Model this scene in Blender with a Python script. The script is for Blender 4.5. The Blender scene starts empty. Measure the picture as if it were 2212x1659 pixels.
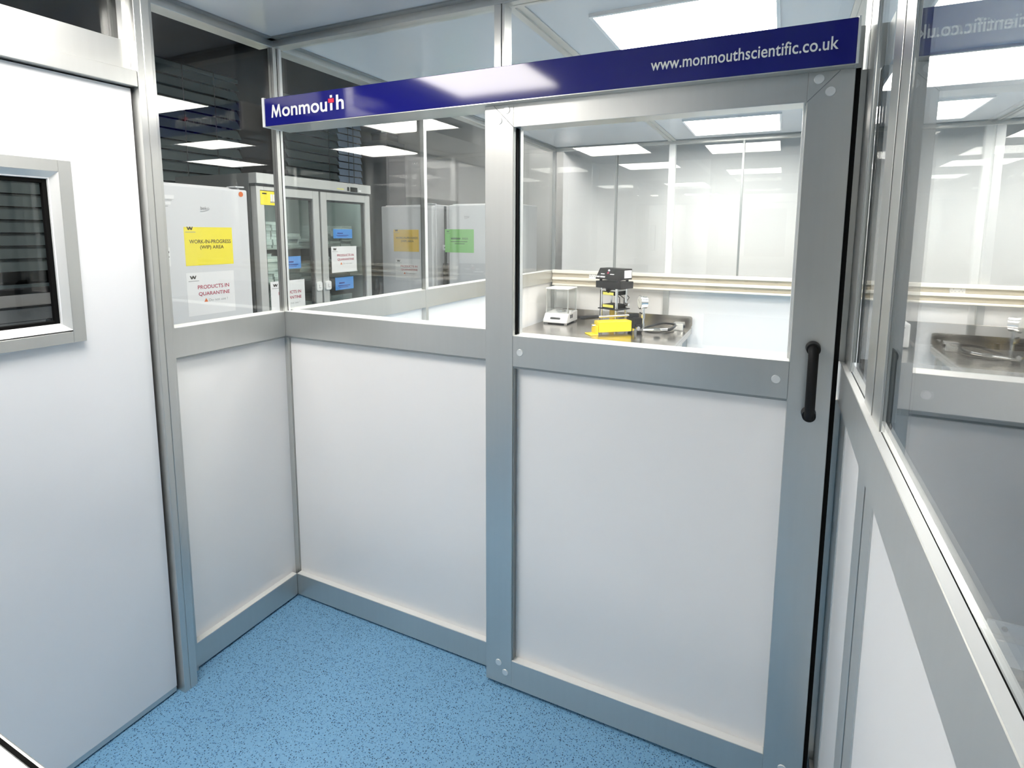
import bpy, bmesh, math, random
from mathutils import Vector, Matrix
random.seed(7)
SC = bpy.context.scene
COL = SC.collection
PI = math.pi

# ------------------------------------------------------------------ materials
def new_mat(name):
    m = bpy.data.materials.new(name); m.use_nodes = True
    nt = m.node_tree
    for n in list(nt.nodes): nt.nodes.remove(n)
    out = nt.nodes.new('ShaderNodeOutputMaterial')
    return m, nt, out

def pbr(name, col, rough=0.5, metal=0.0, spec=0.5, noise=0.0, nscale=40.0, stretch=None, bump=0.0, coat=0.0):
    m, nt, out = new_mat(name)
    b = nt.nodes.new('ShaderNodeBsdfPrincipled')
    b.inputs['Base Color'].default_value = (*col, 1)
    b.inputs['Roughness'].default_value = rough
    b.inputs['Metallic'].default_value = metal
    b.inputs['Specular IOR Level'].default_value = spec
    b.inputs['Coat Weight'].default_value = coat
    b.inputs['Coat Roughness'].default_value = 0.04
    nt.links.new(b.outputs[0], out.inputs[0])
    if noise or bump:
        tc = nt.nodes.new('ShaderNodeTexCoord'); mp = nt.nodes.new('ShaderNodeMapping')
        mp.inputs['Scale'].default_value = stretch or (1, 1, 1)
        nz = nt.nodes.new('ShaderNodeTexNoise'); nz.inputs['Scale'].default_value = nscale
        nz.inputs['Detail'].default_value = 4
        nt.links.new(tc.outputs['Object'], mp.inputs[0]); nt.links.new(mp.outputs[0], nz.inputs['Vector'])
        if noise:
            mx = nt.nodes.new('ShaderNodeMix'); mx.data_type = 'RGBA'
            mx.inputs['A'].default_value = (*[c*(1-noise) for c in col], 1)
            mx.inputs['B'].default_value = (*[min(1, c*(1+noise)) for c in col], 1)
            nt.links.new(nz.outputs['Fac'], mx.inputs['Factor'])
            nt.links.new(mx.outputs['Result'], b.inputs['Base Color'])
        if bump:
            bp = nt.nodes.new('ShaderNodeBump'); bp.inputs['Strength'].default_value = bump
            bp.inputs['Distance'].default_value = 0.001
            nt.links.new(nz.outputs['Fac'], bp.inputs['Height']); nt.links.new(bp.outputs[0], b.inputs['Normal'])
    return m

def glass_mat(name, tint=(1, 1, 1), boost=1.0, f0=0.04):
    m, nt, out = new_mat(name)
    tr = nt.nodes.new('ShaderNodeBsdfTransparent'); tr.inputs[0].default_value = (*tint, 1)
    gl = nt.nodes.new('ShaderNodeBsdfGlossy'); gl.inputs['Roughness'].default_value = 0.0
    gl.inputs[0].default_value = (1, 1, 1, 1)
    lw = nt.nodes.new('ShaderNodeLayerWeight'); lw.inputs['Blend'].default_value = 0.5
    pw = nt.nodes.new('ShaderNodeMath'); pw.operation = 'POWER'; pw.inputs[1].default_value = 5
    ma = nt.nodes.new('ShaderNodeMath'); ma.operation = 'MULTIPLY_ADD'
    ma.inputs[1].default_value = (1-f0); ma.inputs[2].default_value = f0*boost
    mx = nt.nodes.new('ShaderNodeMixShader')
    nt.links.new(lw.outputs['Facing'], pw.inputs[0]); nt.links.new(pw.outputs[0], ma.inputs[0])
    nt.links.new(ma.outputs[0], mx.inputs[0]); nt.links.new(tr.outputs[0], mx.inputs[1]); nt.links.new(gl.outputs[0], mx.inputs[2])
    nt.links.new(mx.outputs[0], out.inputs[0])
    return m

def emit_mat(name, col, strength):
    m, nt, out = new_mat(name)
    e = nt.nodes.new('ShaderNodeEmission'); e.inputs[0].default_value = (*col, 1); e.inputs[1].default_value = strength
    nt.links.new(e.outputs[0], out.inputs[0]); return m

def floor_mat():
    m, nt, out = new_mat('speckled blue vinyl')
    b = nt.nodes.new('ShaderNodeBsdfPrincipled')
    tc = nt.nodes.new('ShaderNodeTexCoord')
    def vor(scale, thr, seed, st):
        mp = nt.nodes.new('ShaderNodeMapping'); mp.inputs['Location'].default_value = (seed, seed*1.7, 0)
        mp.inputs['Scale'].default_value = st
        # jitter the lookup so that the chips are ragged
        nz = nt.nodes.new('ShaderNodeTexNoise'); nz.inputs['Scale'].default_value = scale*1.2; nz.inputs['Detail'].default_value = 2
        nt.links.new(tc.outputs['Object'], mp.inputs[0]); nt.links.new(mp.outputs[0], nz.inputs['Vector'])
        sc = nt.nodes.new('ShaderNodeVectorMath'); sc.operation = 'MULTIPLY_ADD'
        sc.inputs[1].default_value = (0.9/scale,)*3
        nt.links.new(nz.outputs['Color'], sc.inputs[0]); nt.links.new(mp.outputs[0], sc.inputs[2])
        v = nt.nodes.new('ShaderNodeTexVoronoi'); v.inputs['Scale'].default_value = scale
        nt.links.new(sc.outputs[0], v.inputs['Vector'])
        lt = nt.nodes.new('ShaderNodeMath'); lt.operation = 'LESS_THAN'; lt.inputs[1].default_value = thr
        nt.links.new(v.outputs['Distance'], lt.inputs[0])
        # only some cells carry a chip
        sx = nt.nodes.new('ShaderNodeSeparateColor'); nt.links.new(v.outputs['Color'], sx.inputs[0])
        gt = nt.nodes.new('ShaderNodeMath'); gt.operation = 'GREATER_THAN'; gt.inputs[1].default_value = 0.42
        nt.links.new(sx.outputs[0], gt.inputs[0])
        mu = nt.nodes.new('ShaderNodeMath'); mu.operation = 'MULTIPLY'
        nt.links.new(lt.outputs[0], mu.inputs[0]); nt.links.new(gt.outputs[0], mu.inputs[1])
        return mu.outputs[0]
    base = (0.185, 0.39, 0.60); dark = (0.012, 0.045, 0.10); mid = (0.07, 0.20, 0.42); lite = (0.25, 0.47, 0.68)
    cur = None
    nz = nt.nodes.new('ShaderNodeTexNoise'); nz.inputs['Scale'].default_value = 3
    nt.links.new(tc.outputs['Object'], nz.inputs['Vector'])
    mx = nt.nodes.new('ShaderNodeMix'); mx.data_type = 'RGBA'
    mx.inputs['A'].default_value = (*[c*.94 for c in base], 1); mx.inputs['B'].default_value = (*[c*1.06 for c in base], 1)
    nt.links.new(nz.outputs['Fac'], mx.inputs['Factor']); cur = mx.outputs['Result']
    for (s, t, seed, c, st) in ((150, .26, 3.1, lite, (1, 1, 1)), (150, .27, 9.4, mid, (1, .8, 1)), (125, .25, 0.3, dark, (1, 1.2, 1)), (165, .25, 5.3, dark, (1.2, .9, 1))):
        k = vor(s, t, seed, st)
        mx = nt.nodes.new('ShaderNodeMix'); mx.data_type = 'RGBA'
        mx.inputs['B'].default_value = (*c, 1)
        nt.links.new(k, mx.inputs['Factor']); nt.links.new(cur, mx.inputs['A']); cur = mx.outputs['Result']
    nt.links.new(cur, b.inputs['Base Color'])
    b.inputs['Roughness'].default_value = 0.42; b.inputs['Specular IOR Level'].default_value = 0.35
    nt.links.new(b.outputs[0], out.inputs[0])
    return m

M = {}
M['alu'] = pbr('satin anodised aluminium', (0.60, 0.605, 0.585), 0.30, 0.75, noise=0.03, nscale=60, stretch=(1, 1, .05))
M['lit_ledge'] = pbr('rail ledge with painted light', (0.84, 0.84, 0.82), 0.4, 0.1)  # paler than the rails: light on their ledges put into the colour
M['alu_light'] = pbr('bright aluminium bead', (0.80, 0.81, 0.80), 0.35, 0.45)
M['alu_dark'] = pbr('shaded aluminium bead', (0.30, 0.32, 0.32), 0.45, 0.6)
M['white_panel'] = pbr('white laminate panel', (0.89, 0.875, 0.86), 0.26, 0.0, 0.5, noise=0.01, nscale=3)
M['door_white'] = pbr('white powder coated door', (0.80, 0.805, 0.82), 0.30, 0.0, 0.5, noise=0.01, nscale=3)
M['ceil'] = pbr('pale grey ceiling panel', (0.66, 0.67, 0.685), 0.22, 0.0, 0.5, noise=0.015, nscale=2)
M['glass'] = glass_mat('clear glazing', (0.985, 0.995, 0.99))
M['fglass'] = glass_mat('display fridge glazing', (0.90, 0.95, 0.93))
M['light'] = emit_mat('led panel diffuser', (1.0, 0.955, 0.895), 15.0)
M['floor'] = floor_mat()
M['fill_lamp'] = emit_mat('corridor fill light glow', (1.0, 0.97, 0.93), 11.5)  # glow of the unseen lamp added to brighten the corridor
M['rear_shade'] = pbr('dark grey rear shade', (0.16, 0.165, 0.16), 0.6)  # for the unseen wall that darkens reflections in the metal
M['cab_grey'] = pbr('grey cabinet enamel', (0.33, 0.33, 0.34), 0.4)
M['navy'] = pbr('navy gloss paint', (0.012, 0.014, 0.185), 0.09, 0.0, 0.5)
M['white_ink'] = pbr('white vinyl lettering', (0.9, 0.9, 0.9), 0.5)
M['red_ink'] = pbr('red vinyl lettering', (0.75, 0.03, 0.08), 0.5)
M['black'] = pbr('black plastic', (0.006, 0.006, 0.006), 0.5, 0.0, 0.25)
M['rubber'] = pbr('black rubber', (0.004, 0.004, 0.004), 0.8, 0.0, 0.1)
M['dark_grey'] = pbr('dark grey paint', (0.05, 0.052, 0.055), 0.5)
M['steel'] = pbr('brushed stainless steel', (0.50, 0.475, 0.44), 0.22, 1.0, noise=0.08, nscale=30, stretch=(.1, 1, 1))
M['chrome'] = pbr('polished steel', (0.75, 0.75, 0.74), 0.12, 1.0)
M['yellow'] = pbr('yellow enamel', (0.95, 0.72, 0.01), 0.32, 0.0, 0.5)
M['label_yellow'] = pbr('yellow warning label', (0.80, 0.76, 0.16), 0.5)
M['paper_yellow'] = pbr('yellow paper', (0.93, 0.80, 0.04), 0.6)
M['paper_orange'] = pbr('amber paper', (0.86, 0.58, 0.06), 0.6)
M['paper_green'] = pbr('green paper', (0.22, 0.58, 0.16), 0.6)
M['paper'] = pbr('white paper', (0.84, 0.84, 0.85), 0.6)
M['tape_blue'] = pbr('blue paper label', (0.07, 0.27, 0.68), 0.6, noise=.1, nscale=20)
M['black_ink'] = pbr('black ink', (0.02, 0.015, 0.01), 0.6)
M['brown_ink'] = pbr('dark olive ink', (0.10, 0.07, 0.01), 0.6)
M['crimson_ink'] = pbr('crimson ink', (0.42, 0.02, 0.07), 0.6)
M['grey_ink'] = pbr('grey ink', (0.35, 0.35, 0.36), 0.6)
M['green_ink'] = pbr('dark green ink', (0.05, 0.14, 0.05), 0.6)
M['orange_ink'] = pbr('orange ink', (0.75, 0.18, 0.05), 0.6)
M['fridge'] = pbr('white fridge enamel', (0.70, 0.71, 0.73), 0.32)
M['fridge_grey'] = pbr('grey fridge cabinet', (0.22, 0.23, 0.23), 0.35, 0.3)
M['fridge_frame'] = pbr('silver fridge trim', (0.62, 0.63, 0.62), 0.35, 0.35)
M['fridge_in'] = pbr('fridge interior', (0.74, 0.77, 0.76), 0.5)
M['fridge_fill'] = emit_mat('fridge fill glow', (0.9, 1.0, 0.97), 6.0)  # glow added to brighten the inside of the display fridge
M['carton'] = pbr('white card carton', (0.78, 0.80, 0.80), 0.6, noise=.04, nscale=15)
M['ivory'] = pbr('ivory trunking plastic', (0.86, 0.82, 0.72), 0.4)
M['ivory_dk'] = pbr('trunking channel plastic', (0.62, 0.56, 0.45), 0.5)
M['clip'] = pbr('dark beige trunking clip', (0.42, 0.37, 0.28), 0.5)  # clips a darker beige than the channel
M['plastic_white'] = pbr('white plastic', (0.82, 0.82, 0.82), 0.35)
M['wall_ext'] = pbr('grey painted plaster', (0.62, 0.62, 0.61), 0.7, noise=.03, nscale=3)
M['wall_white'] = pbr('white painted plaster', (0.78, 0.77, 0.78), 0.6, noise=.02, nscale=2)
M['wall_dark'] = pbr('dark brown grey wall', (0.035, 0.032, 0.03), 0.7, noise=.1, nscale=3)
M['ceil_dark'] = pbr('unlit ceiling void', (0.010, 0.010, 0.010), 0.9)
M['blind'] = pbr('grey green blind slat', (0.12, 0.16, 0.165), 0.45)
M['blind_blue'] = pbr('pale blue blind slat', (0.42, 0.55, 0.74), 0.5)
M['night'] = pbr('dark night pane', (0.004, 0.006, 0.007), 0.08, 0.0, 0.5)
M['screen'] = pbr('dark display', (0.02, 0.022, 0.02), 0.15)
M['grey_dial'] = pbr('pale dial', (0.7, 0.7, 0.68), 0.3)
M['hose'] = pbr('black hose', (0.01, 0.01, 0.01), 0.35)
M['ram'] = pbr('dull yellow ram', (0.62, 0.42, 0.03), 0.35, 0.2)

# ------------------------------------------------------------------ geometry helpers
ORG = {}
def org(o):
    p = Vector((0, 0, 0))
    while o is not None:
        p += o.location; o = o.parent
    return p

class MB:
    """collects shapes into one bmesh"""
    def __init__(s): s.bm = bmesh.new()
    def _merge(s, b, mat=None):
        if mat is not None: bmesh.ops.transform(b, matrix=mat, verts=b.verts)
        me = bpy.data.meshes.new('tmp'); b.to_mesh(me); b.free(); s.bm.from_mesh(me); bpy.data.meshes.remove(me)
        return s
    def box(s, a, b, bev=0.0, mat=None, seg=1):
        t = bmesh.new(); bmesh.ops.create_cube(t, size=1)
        a = Vector(a); b = Vector(b)
        bmesh.ops.scale(t, vec=(b-a), verts=t.verts); bmesh.ops.translate(t, vec=(a+b)/2, verts=t.verts)
        if bev: bmesh.ops.bevel(t, geom=list(t.edges), offset=bev, segments=seg, profile=.5, affect='EDGES')
        return s._merge(t, mat)
    def cyl(s, p, q, r, r2=None, n=20, caps=True):
        p = Vector(p); q = Vector(q); t = bmesh.new(); d = q-p
        bmesh.ops.create_cone(t, cap_ends=caps, segments=n, radius1=r, radius2=r if r2 is None else r2, depth=d.length)
        M4 = Matrix.Translation((p+q)/2) @ d.to_track_quat('Z', 'Y').to_matrix().to_4x4()
        return s._merge(t, M4)
    def sph(s, c, r, sc=(1, 1, 1), n=16):
        t = bmesh.new(); bmesh.ops.create_uvsphere(t, u_segments=n, v_segments=n//2, radius=r)
        bmesh.ops.scale(t, vec=sc, verts=t.verts)
        return s._merge(t, Matrix.Translation(c))
    def tube(s, pts, r, n=10):
        pts = [Vector(p) for p in pts]; t = bmesh.new(); rings = []
        a = None
        for i, p in enumerate(pts):
            d = (pts[min(i+1, len(pts)-1)]-pts[max(i-1, 0)]).normalized()
            if a is None:
                a = d.cross(Vector((0, 0, 1)))
                if a.length < 1e-3: a = d.cross(Vector((1, 0, 0)))
            else:
                a = a-d*a.dot(d)
            a.normalize(); b = d.cross(a)
            rr = r[i] if isinstance(r, (list, tuple)) else r
            rings.append([t.verts.new(p+rr*(math.cos(k*2*PI/n)*a+math.sin(k*2*PI/n)*b)) for k in range(n)])
        for i in range(len(rings)-1):
            for k in range(n): t.faces.new((rings[i][k], rings[i][(k+1) % n], rings[i+1][(k+1) % n], rings[i+1][k]))
        t.faces.new(rings[0]); t.faces.new(list(reversed(rings[-1])))
        bmesh.ops.recalc_face_normals(t, faces=t.faces)
        return s._merge(t)
    def prism(s, poly, h, mat=None, bev=0.0):
        """poly in local xy, extruded along local +z by h, then placed by mat"""
        t = bmesh.new(); vs = [t.verts.new((x, y, 0)) for x, y in poly]
        f = t.faces.new(vs); r = bmesh.ops.extrude_face_region(t, geom=[f])
        bmesh.ops.translate(t, vec=(0, 0, h), verts=[v for v in r['geom'] if isinstance(v, bmesh.types.BMVert)])
        bmesh.ops.recalc_face_normals(t, faces=t.faces)
        if bev: bmesh.ops.bevel(t, geom=list(t.edges), offset=bev, segments=2, profile=.5, affect='EDGES')
        return s._merge(t, mat)
    def build(s, name, mat, parent=None, smooth=False, local=False, props=None):
        me = bpy.data.meshes.new(name)
        if parent is not None and not local:
            bmesh.ops.translate(s.bm, vec=-org(parent), verts=s.bm.verts)
        s.bm.to_mesh(me); s.bm.free()
        me.materials.append(M[mat] if isinstance(mat, str) else mat)
        if smooth:
            for p in me.polygons: p.use_smooth = True
        o = bpy.data.objects.new(name, me); COL.objects.link(o)
        if parent is not None: o.parent = parent
        for k, v in (props or {}).items(): o[k] = v
        if smooth:
            md = o.modifiers.new('edge', 'EDGE_SPLIT'); md.split_angle = math.radians(35)
        return o

def cr(pts, n=8):
    pts = [Vector(p) for p in pts]; out = []; P = [pts[0]]+pts+[pts[-1]]
    for i in range(1, len(P)-2):
        for k in range(n):
            t = k/n; a, b, c, d = P[i-1:i+3]
            out.append(.5*((2*b)+(-a+c)*t+(2*a-5*b+4*c-d)*t*t+(-a+3*b-3*c+d)*t**3))
    out.append(pts[-1]); return out
cr_ = cr
def tag(o, label, cat=None, group=None, kind=None):
    if label: o['label'] = label
    if cat: o['category'] = cat
    if group: o['group'] = group
    if kind: o['kind'] = kind
    return o
def thing(name, label, cat, loc=(0, 0, 0), rz=0.0, group=None, kind=None):
    o = bpy.data.objects.new(name, None); COL.objects.link(o); o.empty_display_size = .05
    o.location = loc; o.rotation_euler = (0, 0, rz)
    return tag(o, label, cat, group, kind)
def copy_thing(src, loc, label, group=None, rz=None):
    r = src.copy(); COL.objects.link(r); r.location = loc
    if rz is not None: r.rotation_euler = (0, 0, rz)
    r['label'] = label
    if group: r['group'] = group
    def rec(a, b):
        for ch in [c for c in bpy.data.objects if c.parent == a]:
            n = ch.copy(); COL.objects.link(n); n.parent = b; rec(ch, n)
    rec(src, r)
    return r
def rrect(x0, y0, x1, y1, r, n=5):
    pts = []
    for cx, cy, a0 in ((x1-r, y1-r, 0), (x0+r, y1-r, PI/2), (x0+r, y0+r, PI), (x1-r, y0+r, 3*PI/2)):
        for k in range(n+1):
            a = a0+k*PI/2/n; pts.append((cx+r*math.cos(a), cy+r*math.sin(a)))
    return pts

# frame: origin + right + up -> matrix whose local z points at the viewer
def plane_mat(o, right, up=(0, 0, 1)):
    r = Vector(right).normalized(); u = Vector(up).normalized(); n = r.cross(u)
    m = Matrix((r, u, n)).transposed().to_4x4(); return Matrix.Translation(o) @ m
FB = lambda x, y, z: plane_mat((x, y, z), (1, 0, 0))      # faces -y
FL = lambda x, y, z: plane_mat((x, y, z), (0, 1, 0))      # faces +x

def text(name, body, mat, frame, x, y, w, h, parent, depth=0.0008, spacing=1.0, bold=0.0, align_box=True, props=None):
    """text fitted to the box (x, y, w, h) of a plane frame"""
    cu = bpy.data.curves.new('t', 'FONT'); cu.body = body; cu.size = 1; cu.extrude = 0.0
    cu.space_character = spacing; cu.align_x = 'CENTER'; cu.space_line = 1.15
    cu.offset = bold; cu.resolution_u = 4
    to = bpy.data.objects.new('t', cu); COL.objects.link(to)
    dg = bpy.context.evaluated_depsgraph_get(); dg.update()
    me = bpy.data.meshes.new_from_object(to.evaluated_get(dg))
    bpy.data.objects.remove(to); bpy.data.curves.remove(cu)
    xs = [v.co.x for v in me.vertices]; ys = [v.co.y for v in me.vertices]
    x0, x1, y0, y1 = min(xs), max(xs), min(ys), max(ys)
    for v in me.vertices:
        v.co = frame @ Vector((x+(v.co.x-x0)/(x1-x0)*w, y+(v.co.y-y0)/(y1-y0)*h, depth))
    if parent is not None:
        p = org(parent)
        for v in me.vertices: v.co -= p
    me.materials.clear(); me.materials.append(M[mat])
    o = bpy.data.objects.new(name, me); COL.objects.link(o); o.parent = parent
    for k, v in (props or {}).items(): o[k] = v
    return o

# ------------------------------------------------------------------ levels
ZM0, ZM1 = 1.158, 1.261      # middle rail
ZB = 0.104                   # top of bottom rail
ZC = 2.325                   # clean room ceiling
ZT = 2.296                   # underside of top rail
W = 1.989                    # lobby width
YF = 2.97                    # far wall
YN = -1.47                   # front wall of the lobby
XE = 4.75                    # right end of the clean room

def struct(name, label, cat='wall'):
    return thing(name, label, cat, kind='structure')
def sbuild(mb, name, mat, label, cat):
    o = mb.build(name, mat); return tag(o, label, cat, kind='structure')

# ------------------------------------------------------------------ floor and ceilings
sbuild(MB().box((-3.2, -4.4, -0.05), (XE+.2, 4.0, 0.0)), 'floor', 'floor', 'speckled blue vinyl floor running through the lobby', 'floor')
ce = struct('ceiling', 'pale grey panel ceiling of the clean room above the glazed walls', 'ceiling')
# ceiling panels of the main room and lobby; luminaires are surface things under it
MB().box((-.06, -4.2, ZC), (XE, YF+.06, ZC+.03)).build('ceiling_panel', 'ceil', ce)
for x in (1.0, 2.03, 3.06, 4.09):
    b = MB().box((x-.030, .03, ZC-.006), (x+.030, YF, ZC), .001)
    b.box((x-.012, .03, ZC-.012), (x+.004, YF, ZC-.006)); b.build('ceiling_profile', 'alu', ce)
tr = MB()
tr.box((0, YN, ZC-.005), (.026, -.0, ZC)); tr.box((0, -.026, ZC-.005), (W, 0, ZC)); tr.box((W-.026, YN, ZC-.005), (W, -.026, ZC))
tr.box((0, .05, ZC-.005), (.026, YF, ZC)); tr.box((.026, YF-.026, ZC-.005), (XE, YF, ZC))
tr.build('perimeter_trim', 'alu_dark', ce)
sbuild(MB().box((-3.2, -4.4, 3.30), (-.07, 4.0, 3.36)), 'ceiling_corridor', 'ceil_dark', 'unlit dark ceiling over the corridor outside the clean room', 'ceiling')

# ------------------------------------------------------------------ left wall (x = 0)
wl = struct('wall_left', 'aluminium framed left wall of lobby and clean room')
def rails_x(parent, x0, x1, y0, y1, posts=(), name_prefix=''):
    MB().box((x0, y0, .008), (x1, y1, ZB), .0012).build('bottom_rail', 'alu', parent)
    MB().box((x0, y0, ZM0), (x1, y1, ZM1), .0012).build('middle_rail', 'alu', parent)
    MB().box((x0, y0, ZT), (x1, y1, ZC), .001).build('top_rail', 'alu', parent)
rails_x(wl, -.07, 0, -.46, 0.0)
rails_x(wl, -.07, 0, 0.05, YF)
MB().box((-.06, -.46, 0), (-.012, 0, .008)).box((-.06, .05, 0), (-.012, YF, .008)).build('floor_shadow_strip', 'rubber', wl)  # black strip paints the shadow line between rail and floor
MB().box((-.040, -.46, .09), (-.027, 0.02, ZM0+.01)).build('panel', 'white_panel', wl)
MB().box((-.040, .05, .09), (-.027, YF, ZM0+.01)).build('panel', 'white_panel', wl)
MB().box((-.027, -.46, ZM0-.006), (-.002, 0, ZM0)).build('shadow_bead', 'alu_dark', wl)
MB().box((-.060, .017, 0), (-.004, .05, ZM0)).build('corner_post', 'alu', wl)
g = MB().box((-.027, 0.0, ZM1), (-.0145, .016, ZT)); g.box((-.0125, 0.0, ZM1), (0.0, .016, ZT)); g.build('corner_post', 'alu', wl)
MB().box((-.026, .001, ZM1), (-.001, .0205, ZT)).build('glazing_gasket', 'rubber', wl)
MB().box((-.027, .0205, ZM1), (.0, .031, ZT)).build('bead_or_lit_ledge', 'alu_light', wl)
for y in (1.01, 2.0):
    MB().box((-.027, y-.0135, .0), (.001, y+.0135, ZT), .0008).build('post', 'alu', wl)
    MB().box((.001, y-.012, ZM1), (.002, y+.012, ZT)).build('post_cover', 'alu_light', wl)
# door post at the hinged door
p = MB().box((-.07, -.548, 0), (.058, -.528, ZT), .001).box((-.07, -.5265, 0), (.058, -.502, ZT), .001)
p.box((-.07, -.53, 0), (.0555, -.52, ZT)); p.box((-.07, -.502, 0), (.002, -.46, ZT)); p.build('door_post', 'alu', wl)
# head over the hinged door, architrave and transom rail
MB().box((-.07, -1.60, 2.064), (.026, -.548, 2.150), .001).build('door_head', 'alu', wl)
MB().box((-.02, -1.60, 2.016), (.056, -.549, 2.062), .0015).build('architrave', 'alu', wl)
MB().box((-.07, -1.60, ZT), (0, -.46, ZC), .001).build('top_rail', 'alu', wl)
MB().box((-.07, -4.2, 0), (0, -1.60, ZC)).build('panel', 'white_panel', wl)
MB().box((-.004, -.56, 2.15), (.022, -.548, ZT)).build('bead_or_lit_ledge', 'alu_light', wl)

def pane_x(n, x, y0, y1, z0, z1, label, th=.006):
    return sbuild(MB().box((x-th/2, y0, z0), (x+th/2, y1, z1)), 'window_%d' % n, 'glass', label, 'window')
def pane_y(n, y, x0, x1, z0, z1, label, th=.006):
    return sbuild(MB().box((x0, y-th/2, z0), (x1, y+th/2, z1)), 'window_%d' % n, 'glass', label, 'window')
pane_x(1, -.0235, -.46, -.0, ZM1, ZT, 'clear pane in the lobby left wall in front of the white fridge')
pane_x(2, -.0235, -1.59, -.56, 2.15, ZT, 'dark transom pane above the white hinged door')
pane_x(3, -.0235, .031, .9965, ZM1, ZT, 'clear pane of the clean room left wall in front of the display fridge')
pane_x(4, -.0235, 1.0235, 1.9865, ZM1, ZT, 'clear pane of the clean room left wall between the two slim posts')
pane_x(5, -.0235, 2.0135, YF-.0, ZM1, ZT, 'clear pane of the clean room left wall next to the far corner')

# ------------------------------------------------------------------ back wall of the lobby (y = 0)
wb = struct('wall_back', 'aluminium framed back wall of the lobby beside the sliding door')
MB().box((0, 0, .008), (.955, .05, ZB), .0012).build('bottom_rail', 'alu', wb)
MB().box((0, .012, 0), (.955, .045, .008)).build('floor_shadow_strip', 'rubber', wb)  # dark strip stands in for the shade under the bottom rail
MB().box((0, 0, ZM0), (.955, .07, ZM1), .0012).build('middle_rail', 'alu', wb)
MB().box((0.0, .024, .09), (.955, .036, ZM0+.01)).build('panel', 'white_panel', wb)
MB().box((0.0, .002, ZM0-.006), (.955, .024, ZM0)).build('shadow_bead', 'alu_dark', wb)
MB().box((.945, .0, .0), (.965, .07, 2.0)).build('post', 'alu', wb)
MB().box((0, .0, 1.985), (W, .07, 2.088), .001).build('header_rail', 'alu', wb)
MB().box((0, 0, ZT), (W+.05, .05, ZC), .001).build('top_rail', 'alu', wb)
MB().box((.975, 0, 2.088), (1.000, .05, ZT), .001).box((1.0035, .0, 2.088), (1.012, .05, ZT)).build('post', 'alu', wb)
MB().box((0, .022, 2.088), (.008, .034, ZT)).build('bead_or_lit_ledge', 'alu_light', wb)
pane_y(6, .030, .001, .945, ZM1, 1.985, 'clear pane in the back wall between the corner post and the sliding door')
pane_y(7, .030, .008, .975, 2.088, ZT, 'clear pane above the navy sign, left of the slim mullion')
pane_y(8, .030, 1.012, W, 2.088, ZT, 'clear pane above the navy sign, right of the slim mullion')

# navy fascia sign
fs = thing('fascia_sign', 'long navy blue fascia sign with white lettering above the sliding door', 'sign', (1.0, -.085, 1.98))
MB().box((.042, -.085, 1.9805), (1.966, -.002, 2.082), .0015).build('sign_board', 'navy', fs)
MB().box((.030, -.088, 1.978), (.042, -.002, 2.085), .001).build('end_cap', 'plastic_white', fs)
MB().box((1.966, -.087, 1.979), (1.9715, -.002, 2.084)).build('end_cap', 'alu_light', fs)
MB().box((.044, -.084, 1.978), (1.966, -.002, 1.9805)).build('underside_plate', 'alu', fs)
F = FB(0, -.086, 0)
MB().prism([(.078, 2.0095), (.0855, 2.0095), (.0895, 2.0385), (.1015, 2.0095), (.1050, 2.0095), (.1170, 2.0385), (.1205, 2.0095), (.1280, 2.0095), (.1215, 2.0555), (.1145, 2.0555), (.1033, 2.0270), (.0918, 2.0555), (.0848, 2.0555)], .0008, F).build('lettering', 'white_ink', fs)
text('lettering', 'onmou', 'white_ink', F, .1335, 2.0090, .2205, .0345, fs, bold=.018)
text('lettering', 'h', 'white_ink', F, .396, 2.0115, .035, .050, fs, bold=.02)
MB().box((.3680, -.0868, 2.0115), (.3785, -.086, 2.0360)).box((.3680, -.0868, 2.0545), (.3785, -.086, 2.0630)).build('lettering', 'white_ink', fs)
MB().box((.3600, -.0872, 2.0375), (.3860, -.086, 2.0515)).build('logo_cross', 'red_ink', fs, props={'label': 'small red cross standing for the letter t'})
text('web_address', 'www.monmouthscientific.co.uk', 'white_ink', F, 1.493, 2.016, .436, .0305, fs, bold=.012, spacing=1.02)

# ------------------------------------------------------------------ sliding door
sd = struct('door_1', 'sliding clean room door with aluminium frame, glass above a white panel and a black handle', 'door')
D0, D1 = -.05, .022
X0, X1, I0, I1 = .969, 1.971, 1.069, 1.871
MB().box((X0, D0, .012), (I0, D1, 1.9785), .0012).build('stile', 'alu', sd)
MB().box((I1, D0, .012), (X1, D1, 1.9785), .0012).build('stile', 'alu', sd)
MB().box((I0, D0, 1.909), (I1, D1, 1.9785), .0008).build('top_rail', 'alu', sd)
MB().box((I0, D0, ZM0), (I1, D1, ZM1-.003), .0008).build('middle_rail', 'alu', sd)
MB().box((I0, D0, .012), (I1, D1, .112), .0008).build('bottom_rail', 'alu', sd)
MB().box((I0, -.024, .10), (I1, -.012, ZM0+.01)).build('panel', 'white_panel', sd)
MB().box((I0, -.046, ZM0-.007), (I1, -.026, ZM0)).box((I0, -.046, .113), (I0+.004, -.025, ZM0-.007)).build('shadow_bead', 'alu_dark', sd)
MB().box((I0, .010, ZM1-.006), (I1, .016, 1.912)).build('glass_pane', 'glass', sd)
MB().box((I0, -.03, ZM1-.003), (I0+.003, .008, 1.909)).build('glazing_gasket', 'rubber', sd)
MB().box((I0+.003, -.012, ZM1-.003), (I0+.007, .008, 1.909)).box((I1-.006, -.012, ZM1-.003), (I1, .008, 1.909)).build('bead_or_lit_ledge', 'alu_light', sd)
MB().box((X1, -.046, .004), (X1+.011, .0, 1.9785)).box((X0+.01, -.03, .003), (X1, .01, .012)).build('seal', 'rubber', sd)
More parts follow.
